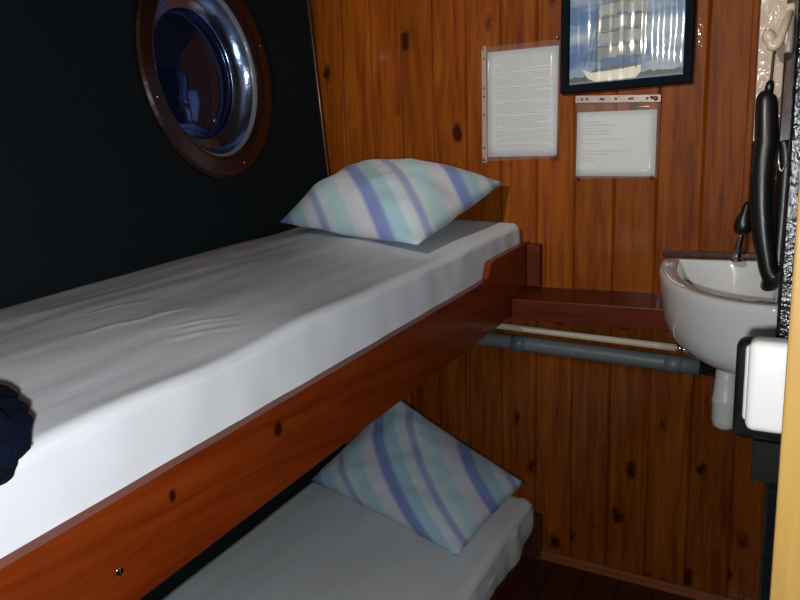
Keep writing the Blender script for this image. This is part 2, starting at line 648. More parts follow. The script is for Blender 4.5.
# ---- porthole
PM = Matrix.Translation(Vector((hx(PC_Z), PC_Y, PC_Z))) @ Matrix((
    (nrm.x, 0, upv.x, 0), (0, 1, 0, 0), (nrm.z, 0, upv.z, 0), (0, 0, 0, 1))) @ Matrix.Diagonal((1, OY, OZ, 1)) @ Matrix.Rotation(math.radians(90), 4, 'Y')
# local z of the lathe = into the room
win = link('window_1', lathe_bm([(0.203, -0.02), (0.203, 0.004), (0.206, 0.016), (0.214, 0.020), (0.250, 0.018), (0.258, 0.012), (0.259, 0.001), (0.203, -0.02)], 64, mat=PM), M['ring'], smooth=False)
tag(win, 'round porthole with dark wooden ring in the carpeted wall', kind='structure')
link('tube', lathe_bm([(0.203, 0.002), (0.201, -0.02), (0.199, -0.100), (0.194, -0.100), (0.196, -0.02), (0.198, 0.004), (0.203, 0.002)], 64, mat=PM), M['tube'], win, True)
link('bezel', lathe_bm([(0.1965, -0.012), (0.192, -0.022), (0.182, -0.036), (0.170, -0.046), (0.156, -0.051), (0.152, -0.056), (0.156, -0.064), (0.1965, -0.064), (0.1965, -0.012)], 64, mat=PM), M['bezel'], win, True)
prof = [(0.158 * math.sin(i / 16 * 0.95) / math.sin(0.95), -0.062 + 0.030 * (math.cos(i / 16 * 0.95) - math.cos(0.95)) / (1 - math.cos(0.95))) for i in range(17)]
prof2 = [(r, z - 0.012) for r, z in prof[::-1]]
pane = link('pane', lathe_bm(prof + prof2, 96, mat=PM), M['glass'], win, True)
pane['label'] = 'domed dark blue polished glass'
for a in (20, 110, 200, 290):
    c = PM @ Vector((0.233 * math.cos(math.radians(a)), 0.233 * math.sin(math.radians(a)), 0.018))
    s = lathe_bm([(0, 0.003), (0.003, 0.0025), (0.004, 0.0)], 10, mat=Matrix.Translation(c) @ PM.to_3x3().to_4x4())
    link('screw', s, M['brass'], win, True)

# ---- ceiling, sole, right partition, door jamb
ceil = link('ceiling', box_bm(-1.60, 1.3, -4.2, 0.05, 2.02, 2.06), M['ceil'])
tag(ceil, 'dark wooden cabin ceiling', kind='structure')
floor = link('floor', box_bm(-1.56, 1.3, -4.2, 0.02, -0.06, -0.012, sl=SL), M['back'])
tag(floor, 'dark varnished cabin sole boards', kind='structure')
for i in range(-7, 10):
    x = i * 0.1
    b = box_bm(x + 0.0012, x + 0.0988, -2.6, 0.0, -0.012, 0.0, 0.0012, sl=SL)
    link('floor_board', b, M['floor'], floor)
base = link('baseboard_back', box_bm(-0.655, -0.02, -0.016, 0.0, -0.002, 0.028, 0.004, 2, sl=0), M['baseb'])
tag(base, 'narrow reddish skirting along the foot of the planks', kind='structure')

wr = link('wall_right', box_bm(-0.018, 0.050, -0.93, 0.0, -0.12, 2.02, 0.004, 2), M['vinyl'])
tag(wr, 'end of a partition covered in crinkled black vinyl', kind='structure')
jamb = link('trim_1', box_bm(-0.003, 0.09, -1.10, -1.045, -0.20, 2.02, 0.003, 2), M['jamb'])
tag(jamb, 'pale yellow wooden door jamb', kind='structure')
cw = link('wall_front', box_bm(0.0905, 1.3, -1.09, -1.055, -0.20, 2.02), M['back'])
tag(cw, 'cross bulkhead beside the door opening', kind='structure')
tr2 = link('trim_2', box_bm(-0.056, -0.0185, -0.022, 0.0, 0.992, 2.0, 0.003, 2), M['batten'])
tag(tr2, 'dark brown corner batten beside the cream panel', kind='structure')
tr3 = link('trim_3', box_bm(-0.130, -0.113, -0.012, 0.0, 1.0, 2.0, 0.004, 2), M['plank'])
tag(tr3, 'narrow wooden bead at the edge of the cream panel', kind='structure')
hullb = link('trim_4', tube_bm([(hx(z) + 0.006, -0.006, z) for z in [0.1, KZ] + [KZ + 0.1 * k for k in range(1, 10)]], 0.008, 8), M['batten'], smooth=True)
tag(hullb, 'thin dark wooden bead in the corner of hull and bulkhead', kind='structure')
pan = link('trim_5', box_bm(-0.113, -0.056, -0.006, 0.0, 1.27, 2.0, 0.002, 1), M['cream'])
tag(pan, 'glossy cream painted panel above the sink', kind='structure')


# ================================================================== BUNKS
def mattress(name, xl, xr, y0, ztop, thick, crown, mat, parent, front_amp=0.003, skirt=0.0, seed=0.0, rad=0.022, ridges=()):
    """loft of a crowned, round-edged section along y, following the sheer"""
    bm = bmesh.new()
    NX = 130 if ridges else 40
    prof = []
    prof.append((xl, ztop - thick))
    for i in range(NX + 1):
        t = i / NX
        x = xl + 0.012 + (xr - rad - xl - 0.012) * t
        prof.append((x, ztop + crown * (1 - (2 * t - 0.7) ** 2 / 1.69) * (1 - t ** 6)))
    for k in range(1, 8):
        a = k / 8 * math.pi / 2
        prof.append((xr - rad + rad * math.sin(a), ztop - rad + rad * math.cos(a)))
    NZ = 10
    for k in range(NZ + 1):
        prof.append((xr + 0.004 * math.sin(math.pi * k / NZ), ztop - rad - (thick - rad) * k / NZ))
    NY = 220 if ridges else 110
    yend = -0.006
    rings = []
    for j in range(NY + 1):
        y = y0 + (yend - y0) * j / NY
        ring = []
        endt = max(0.0, 1 - (yend - y) / 0.03)
        for x, z in prof:
            n = noise.noise(Vector((x * 5 + seed, y * 4, z * 6)))
            n2 = noise.noise(Vector((x * 22 + seed, y * 5, z * 5 + 9)))
            top = z > ztop - rad * 0.6
            dz = (0.006 * n + 0.0016 * n2) if top else 0.0
            if top:
                for rx0, ry0, rx1, ry1, rh, rw in ridges:
                    t = (y - ry0) / (ry1 - ry0)
                    if 0 < t < 1:
                        d = x - (rx0 + (rx1 - rx0) * t) - 0.004 * math.sin(t * 9)
                        dz += rh * math.sin(math.pi * t) * math.exp(-(d / rw) ** 2)
            dx = front_amp * noise.noise(Vector((y * 14, z * 9, seed))) if (x > xr - 0.002) else 0.0
            dz2 = 0.0
            if skirt and z < ztop - thick * 0.5:
                dz2 = skirt * noise.noise(Vector((y * 7, 1.3, seed)))
            shr = 0.012 * endt * endt
            ring.append(bm.verts.new((x + dx - shr * (1 if x > xr - rad else 0), y, z + SL * y + dz + dz2 - (shr if top else 0))))
        rings.append(ring)
    for a, b in zip(rings, rings[1:]):
        for k in range(len(prof) - 1):
            bm.faces.new((a[k], a[k + 1], b[k + 1], b[k]))
        bm.faces.new((a[-1], a[0], b[0], b[-1]))
    bm.faces.new(rings[0])
    bm.faces.new(rings[-1][::-1])
    o = link(name, bm, mat, parent, True)
    if name == 'lower_mattress':
        return o
    # piping along the end seam
    pts = [v for v in rings_pts(prof, xr, rad, ztop, yend)]
    link('piping', tube_bm(pts, 0.0028, 6), M['piping'], o, True)
    return o


def rings_pts(prof, xr, rad, ztop, yend):
    out = []
    for x, z in prof[len(prof) // 2:-2]:
        shr = 0.010
        out.append((x - (shr if x > xr - rad else 0), yend, z + SL * yend - (shr * 0.8 if z > ztop - rad else 0)))
    return out


BY = -2.10
# ---- upper bunk
ub = empty('upper_bunk', (-1.05, -1.0, 0.0))
OFF = Vector((1.05, 1.0, 0.0))


def P(o, parent):
    """keep world placement under an offset parent"""
    o.parent = parent
    o.matrix_parent_inverse = Matrix.Translation(-Vector(parent.location))
    return o


tag(ub, 'upper bunk of red stained boards fixed between hull and bulkhead', 'bunk')
# rail with the raised end: outline in y, z extruded in x
bm = bmesh.new()
RX0, RX1 = -0.709, -0.690
zt, zb = 0.969, 0.824
out = [(BY, zb), (-0.002, zb), (-0.002, 1.012), (-0.10, 1.012), (-0.280, 1.012), (-0.298, 1.006), (-0.312, zt + 0.004), (-0.318, zt)]
ny = 24
for k in range(1, ny + 1):
    out.append((-0.318 + (BY + 0.318) * k / ny, zt + 0.0012 * noise.noise(Vector((k * 0.9, 0, 3)))))
lo = [bm.verts.new((RX0, y, z + SL * y)) for y, z in out]
hi = [bm.verts.new((RX1, y, z + SL * y)) for y, z in out]
bm.faces.new(lo)
bm.faces.new(hi[::-1])
for i in range(len(out)):
    j = (i + 1) % len(out)
    bm.faces.new((lo[i], lo[j], hi[j], hi[i]))
eds = [e for e in bm.edges if abs(e.verts[0].co.x - RX1) < 1e-6 and abs(e.verts[1].co.x - RX1) < 1e-6]
bmesh.ops.bevel(bm, geom=eds, offset=0.004, segments=2, profile=0.5, affect='EDGES')
rail = P(link('rail', bm, M['rail']), ub)
rail['label'] = 'long red stained side board with a raised end and a dark knot'
# screws, plugs on the rail
for (y, z) in ((-1.4648, 0.7427),):
    b = lathe_bm([(0, 0.0012), (0.005, 0.001), (0.006, 0)], 10, mat=Matrix.Translation((RX1, y, z)) @ Matrix.Rotation(math.radians(90), 4, 'Y'))
    P(link('screw', b, M['chrome'], None, True), ub)
P(link('bunk_base', box_bm(-1.405, RX0 - 0.0005, BY, -0.004, 0.835, 0.853, sl=SL), M['darkwood']), ub)
P(link('ledger', box_bm(-1.30, RX0 - 0.001, -0.030, -0.002, 0.800, 0.835, sl=SL), M['darkwood']), ub)
P(link('end_post', box_bm(-0.689, -0.650, -0.034, -0.002, 0.880, 1.006, 0.003, 2), M['mahog']), ub)

RID = [(-1.013, -1.28, -0.974, -1.16, 0.0020, 0.008), (-0.985, -1.20, -0.955, -1.06, 0.0020, 0.007), (-0.915, -1.20, -0.835, -1.07, 0.0025, 0.007),
       (-0.890, -1.20, -0.815, -1.08, 0.0023, 0.006), (-0.872, -1.23, -0.790, -1.10, 0.0020, 0.006), (-1.12, -1.20, -1.08, -1.06, 0.0018, 0.007)]
um = mattress('mattress', -1.400, -0.713, BY + 0.02, 1.070, 0.212, 0.018, M['sheet'], None, seed=1.7, ridges=RID)
um.name = 'upper_mattress'
tag(um, 'mattress in a smooth white fitted sheet on the upper bunk', 'mattress')

# ---- lower bunk
lb = empty('lower_bunk', (-1.05, -1.0, -0.09))
tag(lb, 'lower bunk with a dark wooden side board near the sole', 'bunk')
P(link('rail', box_bm(-0.700, -0.674, BY, -0.036, 0.002, 0.066, 0.004, 2, sl=SL), M['darkwood']), lb)
P(link('end_post', box_bm(-0.690, -0.644, -0.034, -0.002, 0.002, 0.150, 0.003, 2), M['darkwood']), lb)
P(link('bunk_base', box_bm(-1.405, -0.701, BY, -0.004, 0.030, 0.050, sl=SL), M['darkwood']), lb)
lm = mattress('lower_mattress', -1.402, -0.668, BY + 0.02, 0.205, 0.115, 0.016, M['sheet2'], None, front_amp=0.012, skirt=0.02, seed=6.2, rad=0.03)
tag(lm, 'mattress in a grey white sheet with rumpled edge on the lower bunk', 'mattress')


def rest(bm, zt, crown, xr, gap=0.0015):
    """keep a soft thing on top of the mattress and off the bulkhead"""
    for v in bm.verts:
        if v.co.x < xr + 0.004:
            s = zt + SL * v.co.y + 0.004 + crown * 0.8
            lo_z = s + gap if v.co.x < xr - 0.03 else s + gap - crown * 0.8
            if v.co.z < lo_z:
                v.co.z = lo_z + 0.05 * (v.co.z - lo_z) * 0
        if v.co.y > -0.004:
            v.co.y = -0.004
        if v.co.x < -1.40:
            v.co.x = -1.40


# ================================================================== PILLOWS
def pillow(name, A, B, C, D, T, seed, label, surf, belly=0.55):
    """A,B lie on the mattress, C,D lean on the bulkhead; puffed both sides, pinched corners"""
    A, B, C, D = map(Vector, (A, B, C, D))
    bm = bmesh.new()
    uvl = bm.loops.layers.uv.new('stripe')
    NU, NV = 40, 28
    cen = (A + B + C + D) / 4
    nrm_ = (B - A).cross(D - A).normalized()
    grid = {}
    uvs = {}
    for side in (1, -1):
        for i in range(NU + 1):
            for j in range(NV + 1):
                u, v = i / NU, j / NV
                edge = i in (0, NU) or j in (0, NV)
                if side == -1 and edge:
                    grid[(side, i, j)] = grid[(1, i, j)]
                    continue
                U, V = 2 * u - 1, 2 * v - 1
                # edges bow inwards between the pinched corners
                u2 = u + (-U) * 0.012 * (1 - V * V) * abs(U) ** 1.5
                v2 = v + (-V) * 0.015 * (1 - U * U) * abs(V) ** 1.5
                p = (A * (1 - u2) + B * u2) * (1 - v2) + (D * (1 - u2) + C * u2) * v2
                h = max(0.0, (1 - U ** 4) * (1 - V ** 4)) ** 0.75 * (0.55 + 0.45 * (1 - U * U) ** 0.5 * (1 - V * V) ** 0.5)
                wr = 0.008 * noise.noise(Vector((u * 5 + seed, v * 5, side))) + 0.004 * noise.noise(Vector((u * 3 + v * 9, v * 4 - u * 9, seed)))
                k = 1.0 if side == 1 else belly
                p = p + nrm_ * side * (T * h * k + wr * min(1, h * 3))
                vv = bm.verts.new(p)
                grid[(side, i, j)] = vv
                uvs[vv] = (0.5 * (u + v), v)
    for side in (1, -1):
        for i in range(NU):
            for j in range(NV):
                q = [grid[(side, i, j)], grid[(side, i + 1, j)], grid[(side, i + 1, j + 1)], grid[(side, i, j + 1)]]
                if side == -1:
                    q = q[::-1]
                if len(set(q)) < 3:
                    continue
                try:
                    f = bm.faces.new(q)
                except ValueError:
                    continue
                for l in f.loops:
                    l[uvl].uv = uvs[l.vert]
    rest(bm, *surf)
    o = link(name, bm, M['stripe'], None, True)
    tag(o, label, 'pillow', 'striped pillows on the bunks')
    return o


pillow('pillow', (-1.340, -0.370, 1.090), (-0.775, -0.540, 1.050), (-0.752, -0.040, 1.188), (-1.27, -0.045, 1.222), 0.110, 2.0,
       'blue and aqua striped pillow on the upper bunk', (1.070, 0.018, -0.713))
pillow('pillow', (-1.365, -0.265, 0.222), (-0.74, -0.425, 0.200), (-0.690, -0.035, 0.262), (-1.15, -0.035, 0.480), 0.085, 9.0,
       'blue and aqua striped pillow on the lower bunk', (0.205, 0.016, -0.668))

# ================================================================== NAVY CLOTH BUNDLE
bm = bmesh.new()
bmesh.ops.create_icosphere(bm, subdivisions=5, radius=1.0)
for v in bm.verts:
    p = v.co.copy()
    f = 1 + noise.noise(p * 1.7 + Vector((3, 1, 5))) * 0.20 + noise.noise(p * 3.6) * 0.12 + abs(noise.noise(p * 5.0)) * 0.05
    c = Vector((-0.745 + p.x * 0.110 * f, -1.682 + p.y * 0.15 * f, 0.958 + p.z * 0.080 * f))
    if c.x < -0.703:                      # lies on the mattress, droops over its edge
        c.z = max(c.z, 1.070 + SL * c.y + 0.018)
    v.co = c
o = link('fleece_bundle', bm, M['navy'], None, True)
tag(o, 'crumpled navy blue fleece bundle on the edge of the white mattress', 'cloth')

# ================================================================== SHELF AND PIPES
sh = empty('shelf', (-0.46, -0.07, 0.80))
tag(sh, 'dark red mahogany shelf between the upper bunk and the sink', 'shelf')
bm = box_bm(-0.688, -0.244, -0.140, -0.002, 0.858, 0.876, sl=SL)
for v in bm.verts:
    if v.co.x > -0.3:
        v.co.x = -0.313 if v.co.y > -0.05 else -0.272
bmesh.ops.bevel(bm, geom=list(bm.edges), offset=0.003, segments=2, profile=0.5, affect='EDGES')
P(link('board', bm, M['mahog']), sh)
P(link('fascia', box_bm(-0.688, -0.259, -0.158, -0.1405, 0.819, 0.878, 0.004, 2, sl=SL), M['mahog']), sh)
for x in (-0.585, -0.400):
    P(link('bracket', box_bm(x - 0.012, x + 0.012, -0.045, -0.002, 0.775, 0.857, 0.002, 1), M['darkwood']), sh)


def line(p, q, n=12):
    p, q = Vector(p), Vector(q)
    return [p + (q - p) * i / n for i in range(n + 1)]


gp = empty('drain_pipe', (-0.55, -0.04, 0.70))
tag(gp, 'thick dark grey waste pipe running along the planks under the shelf', 'pipe')
P(link('pipe', tube_bm(line((-1.05, -0.034, 0.717), (-0.205, -0.034, 0.688)), 0.0225, 20), M['greypipe'], None, True), gp)
for x in (-0.71, -0.27):
    z = 0.717 - 0.029 * (x + 1.05) / 0.845
    P(link('coupling', tube_bm([(x - 0.022, -0.034, z), (x + 0.022, -0.034, z - 0.0015)], 0.0246, 20), M['greypipe'], None, True), gp)
P(link('elbow', tube_bm(spline([(-0.205, -0.034, 0.688, ), (-0.175, -0.05, 0.690), (-0.156, -0.09, 0.70), (-0.148, -0.135, 0.705)], 6), 0.019, 16), M['black'], None, True), gp)
cp = empty('supply_pipe', (-0.5, -0.06, 0.75))
tag(cp, 'thin cream water pipe above the grey waste pipe', 'pipe')
P(link('pipe', tube_bm(line((-0.95, -0.060, 0.766), (-0.262, -0.060, 0.741)), 0.010, 14), M['creampipe'], None, True), cp)
P(link('ferrule', tube_bm([(-0.262, -0.060, 0.741), (-0.244, -0.060, 0.7405)], 0.008, 12), M['chrome'], None, True), cp)
P(link('valve', tube_bm(spline([(-0.246, -0.060, 0.741), (-0.228, -0.066, 0.732), (-0.205, -0.085, 0.726), (-0.180, -0.10, 0.735)], 5), 0.0065, 10), M['chrome'], None, True), cp)

# ================================================================== SINK
SX0, SX1 = -0.311, -0.020          # along the bulkhead
SD = 0.43                           # depth
ZR = 0.974
sk = empty('sink', (-0.15, 0.0, 0.70))
tag(sk, 'white ceramic corner basin with a rounded front beside the shelf', 'sink')


def sink_ring(inset, z, n=40, back=-0.003, tilt=1.0, shift=(0, 0)):
    """quarter-superellipse outline in the corner of bulkhead and partition"""
    pts = []
    a, b = (SX1 - SX0) - inset, SD - inset
    for k in range(n + 1):
        t = k / n * math.pi / 2
        ct, stt = math.cos(t), math.sin(t)
        x = SX1 - a * ct ** 0.94 if ct > 1e-9 else SX1
        y = -b * stt ** 0.94 if stt > 1e-9 else 0
        y = min(y, back - inset * 0.16)
        x = min(x, SX1 - inset * 0.25)
        pts.append((x + shift[0], y + shift[1], z + SL * y * tilt))
    pts.append((SX1 - inset * 0.25 + shift[0], back - inset * 0.16 + shift[1], z + SL * (back - inset * 0.16)))
    return pts


bm = bmesh.new()
rings = []
# outside from the underside up, over the rim, down inside the bowl
spec = [(0.170, ZR - 0.232, 0.3), (0.140, ZR - 0.222, 0.5), (0.098, ZR - 0.200, 0.8), (0.060, ZR - 0.178, 1), (0.036, ZR - 0.160, 1), (0.022, ZR - 0.140, 1), (0.012, ZR - 0.110, 1), (0.005, ZR - 0.06, 1), (0.001, ZR - 0.02, 1), (0.0, ZR - 0.006, 1), (0.003, ZR - 0.001, 1), (0.008, ZR, 1),
        (0.036, ZR - 0.001, 1), (0.042, ZR - 0.004, 1), (0.046, ZR - 0.012, 1), (0.060, ZR - 0.060, 1), (0.085, ZR - 0.095, 0.8), (0.12, ZR - 0.120, 0.5), (0.17, ZR - 0.130, 0.3)]
for ins, z, tl in spec:
    rings.append([bm.verts.new(p) for p in sink_ring(ins, z, tilt=tl)])
for a, b in zip(rings, rings[1:]):
    n = len(a)
    for k in range(n):
        bm.faces.new((a[k], a[(k + 1) % n], b[(k + 1) % n], b[k]))
bm.faces.new(rings[0][::-1])
bm.faces.new(rings[-1])
P(link('basin', bm, M['ceramic'], None, True), sk)
P(link('back_edge', box_bm(SX0 - 0.002, -0.058, -0.016, -0.001, ZR + 0.004, ZR + 0.020, 0.003, 2), M['darkwood']), sk)
tm = Matrix.Translation((-0.130, -0.17, 0.0))
tp = P(link('trap', lathe_bm([(0, 0.575), (0.018, 0.577), (0.026, 0.585), (0.029, 0.600), (0.0295, 0.640), (0.031, 0.643), (0.031, 0.654), (0.029, 0.657), (0.0255, 0.70), (0.023, 0.745), (0.0, 0.745)], 28, mat=tm), M['greyplastic'], None, True), sk)

fa = empty('faucet', (-0.13, -0.05, ZR))
tag(fa, 'small chrome faucet with a black bulb knob at the back of the basin', 'faucet')
P(link('stem', tube_bm(spline([(-0.132, -0.040, ZR + 0.004), (-0.130, -0.045, ZR + 0.03), (-0.124, -0.050, ZR + 0.072)], 6), [0.011] * 4 + [0.0085] * 9, 16), M['chrome'], None, True), fa)
P(link('base_ring', lathe_bm([(0, 0.006), (0.015, 0.005), (0.017, 0.0), (0, 0)], 20, mat=Matrix.Translation((-0.132, -0.040, ZR + 0.001))), M['chrome'], None, True), fa)
P(link('knob', lathe_bm([(0, 0), (0.012, 0.001), (0.019, 0.010), (0.021, 0.022), (0.019, 0.038), (0.013, 0.055), (0.009, 0.075), (0.006, 0.082), (0, 0.083)], 24,
   mat=Matrix.Translation((-0.124, -0.052, ZR + 0.068)) @ Matrix.Rotation(math.radians(8), 4, 'Y')), M['black'], None, True), fa)

# ================================================================== HANGING HOSE, HOOK
hk = empty('wall_hook', (-0.05, -0.02, 1.50))
tag(hk, 'ivory plastic hook fixed to the brown corner batten', 'hook')
P(link('plate', box_bm(-0.058, -0.040, -0.030, -0.0225, 1.470, 1.580, 0.004, 3), M['hook'], None, True), hk)
P(link('arm', tube_bm(spline([(-0.049, -0.026, 1.56), (-0.052, -0.055, 1.545), (-0.058, -0.085, 1.515), (-0.068, -0.098, 1.482), (-0.080, -0.098, 1.478), (-0.086, -0.095, 1.500)], 6),
   [0.008] * 8 + [0.009] * 8 + [0.0105] * 15, 14), M['hook'], None, True), hk)
P(link('tip', lathe_bm([(0, 0.026), (0.009, 0.022), (0.014, 0.010), (0.013, -0.004), (0.007, -0.012), (0, -0.014)], 18, mat=Matrix.Translation((-0.084, -0.096, 1.493)) @ Matrix.Rotation(math.radians(-25), 4, 'Y')), M['hook'], None, True), hk)

hs = empty('hanging_hose', (-0.09, -0.1, 0.9))
tag(hs, 'glossy black rubber hose folded and hung by a brown cord over the sink', 'hose')
path = spline([(-0.0810, -0.100, 1.372, 0.013), (-0.0835, -0.102, 1.360, 0.0185), (-0.0900, -0.106, 1.30, 0.0205), (-0.0975, -0.110, 1.22, 0.0215), (-0.0965, -0.114, 1.14, 0.0215), (-0.0890, -0.118, 1.06, 0.0205),
               (-0.0760, -0.122, 0.985, 0.0185), (-0.0670, -0.124, 0.950, 0.0165), (-0.0590, -0.118, 0.934, 0.0150), (-0.0480, -0.104, 0.935, 0.0140), (-0.0400, -0.092, 0.962, 0.0135), (-0.0370, -0.085, 1.06, 0.013),
               (-0.0360, -0.085, 1.16, 0.0125), (-0.0370, -0.088, 1.23, 0.0115), (-0.0440, -0.09, 1.265, 0.010)], 7)
P(link('hose', tube_bm([(p[0] + 0.016 * max(0, min(1, (1.36 - p[2]) / 0.1)) * (1 if p[0] < -0.06 else 0), p[1], p[2]) for p in path], [p[3] * (1.20 if p[0] < -0.06 else 1.30) for p in path], 18), M['black'], None, True), hs)
P(link('ferrule', tube_bm([(-0.081, -0.100, 1.371), (-0.0785, -0.099, 1.395), (-0.077, -0.099, 1.402)], [0.0105, 0.009, 0.005], 12), M['black'], None, True), hs)
P(link('cord', tube_bm(line((-0.077, -0.099, 1.400), (-0.074, -0.098, 1.470), 6), 0.0032, 8), M['cord'], None, True), hs)
P(link('clip', tube_bm(spline([(-0.052, -0.10, 1.245), (-0.050, -0.107, 1.215), (-0.045, -0.108, 1.195), (-0.038, -0.106, 1.205), (-0.034, -0.104, 1.215)], 5), 0.0022, 8), M['chrome'], None, True), hs)

# ================================================================== WHITE BOX ON THE PARTITION END
wb = empty('switch_box', (-0.02, -0.95, 0.80))
tag(wb, 'white rounded plastic box with black backing on the partition end', 'box')
P(link('back_plate', box_bm(-0.062, 0.006, -0.968, -0.931, 0.846, 0.983, 0.012, 4), M['black'], None, True), wb)
P(link('cover', box_bm(-0.045, 0.004, -1.012, -0.9685, 0.874, 0.992, 0.010, 4), M['plastic'], None, True), wb)
P(link('cover_rim', box_bm(-0.050, 0.002, -0.985, -0.9682, 0.878, 0.980, 0.006, 3), M['plastic'], None, True), wb)
P(link('lower_block', box_bm(-0.036, 0.010, -0.965, -0.931, 0.790, 0.8455, 0.001, 1), M['black']), wb)


# ================================================================== NOTICES
def quad(bm, c):
    bm.faces.new([bm.verts.new(p) for p in c])


def sheet_bm(c, thick=0.0006, bulge=0.003, y=-0.002, n=8):
    """slightly bowed thin sheet between four wall corners (TL, TR, BR, BL in x, z)"""
    bm = bmesh.new()
    g = {}
    for s in (0, 1):
        for i in range(n + 1):
            for j in range(n + 1):
                u, v = i / n, j / n
                x = (c[0][0] * (1 - u) + c[1][0] * u) * (1 - v) + (c[3][0] * (1 - u) + c[2][0] * u) * v
                z = (c[0][1] * (1 - u) + c[1][1] * u) * (1 - v) + (c[3][1] * (1 - u) + c[2][1] * u) * v
                yy = y - bulge * math.sin(math.pi * u) * math.sin(math.pi * v) - s * thick
                g[s, i, j] = bm.verts.new((x, yy, z))
    for s in (0, 1):
        for i in range(n):
            for j in range(n):
                bm.faces.new((g[s, i, j], g[s, i + 1, j], g[s, i + 1, j + 1], g[s, i, j + 1]))
    for i in range(n):
        for a, b in (((i, 0), (i + 1, 0)), ((i, n), (i + 1, n)), ((0, i), (0, i + 1)), ((n, i), (n, i + 1))):
            bm.faces.new((g[0, a[0], a[1]], g[0, b[0], b[1]], g[1, b[0], b[1]], g[1, a[0], a[1]]))
    return bm


def bil(c, u, v):
    return ((c[0][0] * (1 - u) + c[1][0] * u) * (1 - v) + (c[3][0] * (1 - u) + c[2][0] * u) * v,
            (c[0][1] * (1 - u) + c[1][1] * u) * (1 - v) + (c[3][1] * (1 - u) + c[2][1] * u) * v)


def text_bm(c, lines, bulge, y):
    """lines: (u0, u1, v, height); words with gaps, wrapped on the bowed sheet"""
    bm = bmesh.new()
    for u0, u1, v, h in lines:
        u = u0
        while u < u1:
            w = random.uniform(0.02, 0.07)
            e = min(u1, u + w)
            q = []
            for uu, vv in ((u, v), (e, v), (e, v + h), (u, v + h)):
                x, z = bil(c, uu, vv)
                q.append((x, y - bulge * math.sin(math.pi * uu) * math.sin(math.pi * vv) - 0.0004, z))
            quad(bm, q)
            u = e + 0.010
    return bm


def pin(parent, x, z, y=-0.004, mat='pin', r=0.005):
    b = lathe_bm([(0, 0.006), (r * 0.7, 0.0055), (r, 0.003), (r * 0.8, 0.0), (0.001, 0.0), (0.0008, -0.004), (0, -0.004)], 12,
                 mat=Matrix.Translation((x, y, z)) @ Matrix.Rotation(math.radians(90), 4, 'X'))
    return P(link('push_pin', b, M[mat], None, True), parent)


n1 = empty('notice', (-0.715, -0.003, 1.25))
tag(n1, 'tall printed page in a clear punched sleeve left of the picture', 'notice')
c1 = [(-0.820, 1.562), (-0.607, 1.557), (-0.610, 1.257), (-0.822, 1.262)]
P(link('paper', sheet_bm(c1, y=-0.0035, bulge=0.004), M['paper'], None, True), n1)
ls = [(0.42, 0.60, 0.018, 0.006)]
v = 0.075
k = 0
while v < 0.90:
    ls.append((0.12 + (0.10 if k % 7 == 3 else 0), random.uniform(0.88, 0.95) if k % 6 else random.uniform(0.55, 0.8), v, 0.0085))
    v += 0.0155 if k % 8 != 7 else 0.026
    k += 1
ls.append((0.44, 0.58, 0.955, 0.006))
P(link('printed_text', text_bm(c1, ls, 0.004, -0.0042), M['ink']), n1)
s1c = [(-0.836, 1.578), (-0.602, 1.572), (-0.606, 1.250), (-0.838, 1.250)]
P(link('sleeve', sheet_bm(s1c, y=-0.0055, bulge=0.0045, thick=0.0003), M['film'], None, True), n1)
st1 = P(link('punched_strip', box_bm(-0.8395, -0.8245, -0.0035, -0.0015, 1.246, 1.582, 0.0005), M['strip']), n1)
for z in (1.545, 1.462, 1.438, 1.385, 1.29):
    b = lathe_bm([(0, 0.0006), (0.0036, 0.0006), (0.0036, 0.0)], 12, mat=Matrix.Translation((-0.832, -0.0036, z)) @ Matrix.Rotation(math.radians(90), 4, 'X'))
    st_h = link('hole', b, M['hole'])
    st_h.parent = st1
    st_h.matrix_parent_inverse = Matrix.Identity(4)
for x, z, mt in ((-0.610, 1.577, 'brass'), (-0.832, 1.255, 'brass'), (-0.612, 1.257, 'brass'), (-0.834, 1.575, 'brass')):
    pin(n1, x, z, -0.0085, mt, 0.0045)

n2 = empty('notice', (-0.445, -0.003, 1.18))
tag(n2, 'short printed page in a clear punched sleeve below the picture', 'notice')
c2 = [(-0.552, 1.372), (-0.341, 1.365), (-0.341, 1.191), (-0.554, 1.198)]
P(link('paper', sheet_bm(c2, y=-0.0035, bulge=0.003), M['paper'], None, True), n2)
ls = [(0.11, 0.22, 0.065, 0.012)]
for i, w in enumerate((0.30, 0.52, 0.33, 0.42, 0.47)):
    ls.append((0.08, w, 0.15 + i * 0.046, 0.016))
for v, w in ((0.42, 0.66), (0.48, 0.30), (0.60, 0.70), (0.645, 0.46), (0.71, 0.28), (0.755, 0.24)):
    ls.append((0.08, w, v, 0.014))
ls.append((0.31, 0.36, 0.80, 0.012))
P(link('printed_text', text_bm(c2, ls, 0.003, -0.0042), M['ink']), n2)
s2c = [(-0.557, 1.412), (-0.333, 1.396), (-0.334, 1.186), (-0.557, 1.190)]
P(link('sleeve', sheet_bm(s2c, y=-0.0055, bulge=0.0035, thick=0.0003), M['film'], None, True), n2)
bm = bmesh.new()
pc = [(-0.557, 1.417), (-0.333, 1.401), (-0.333, 1.383), (-0.557, 1.398)]
for s in (-0.0062, -0.0078):
    for x, z in pc:
        bm.verts.new((x, s, z))
bm.verts.ensure_lookup_table()
vs_ = list(bm.verts)
bm.faces.new(vs_[:4])
bm.faces.new(vs_[4:][::-1])
for i in range(4):
    j = (i + 1) % 4
    bm.faces.new((vs_[i], vs_[j], vs_[4 + j], vs_[4 + i]))
st2 = P(link('punched_strip', bm, M['strip']), n2)
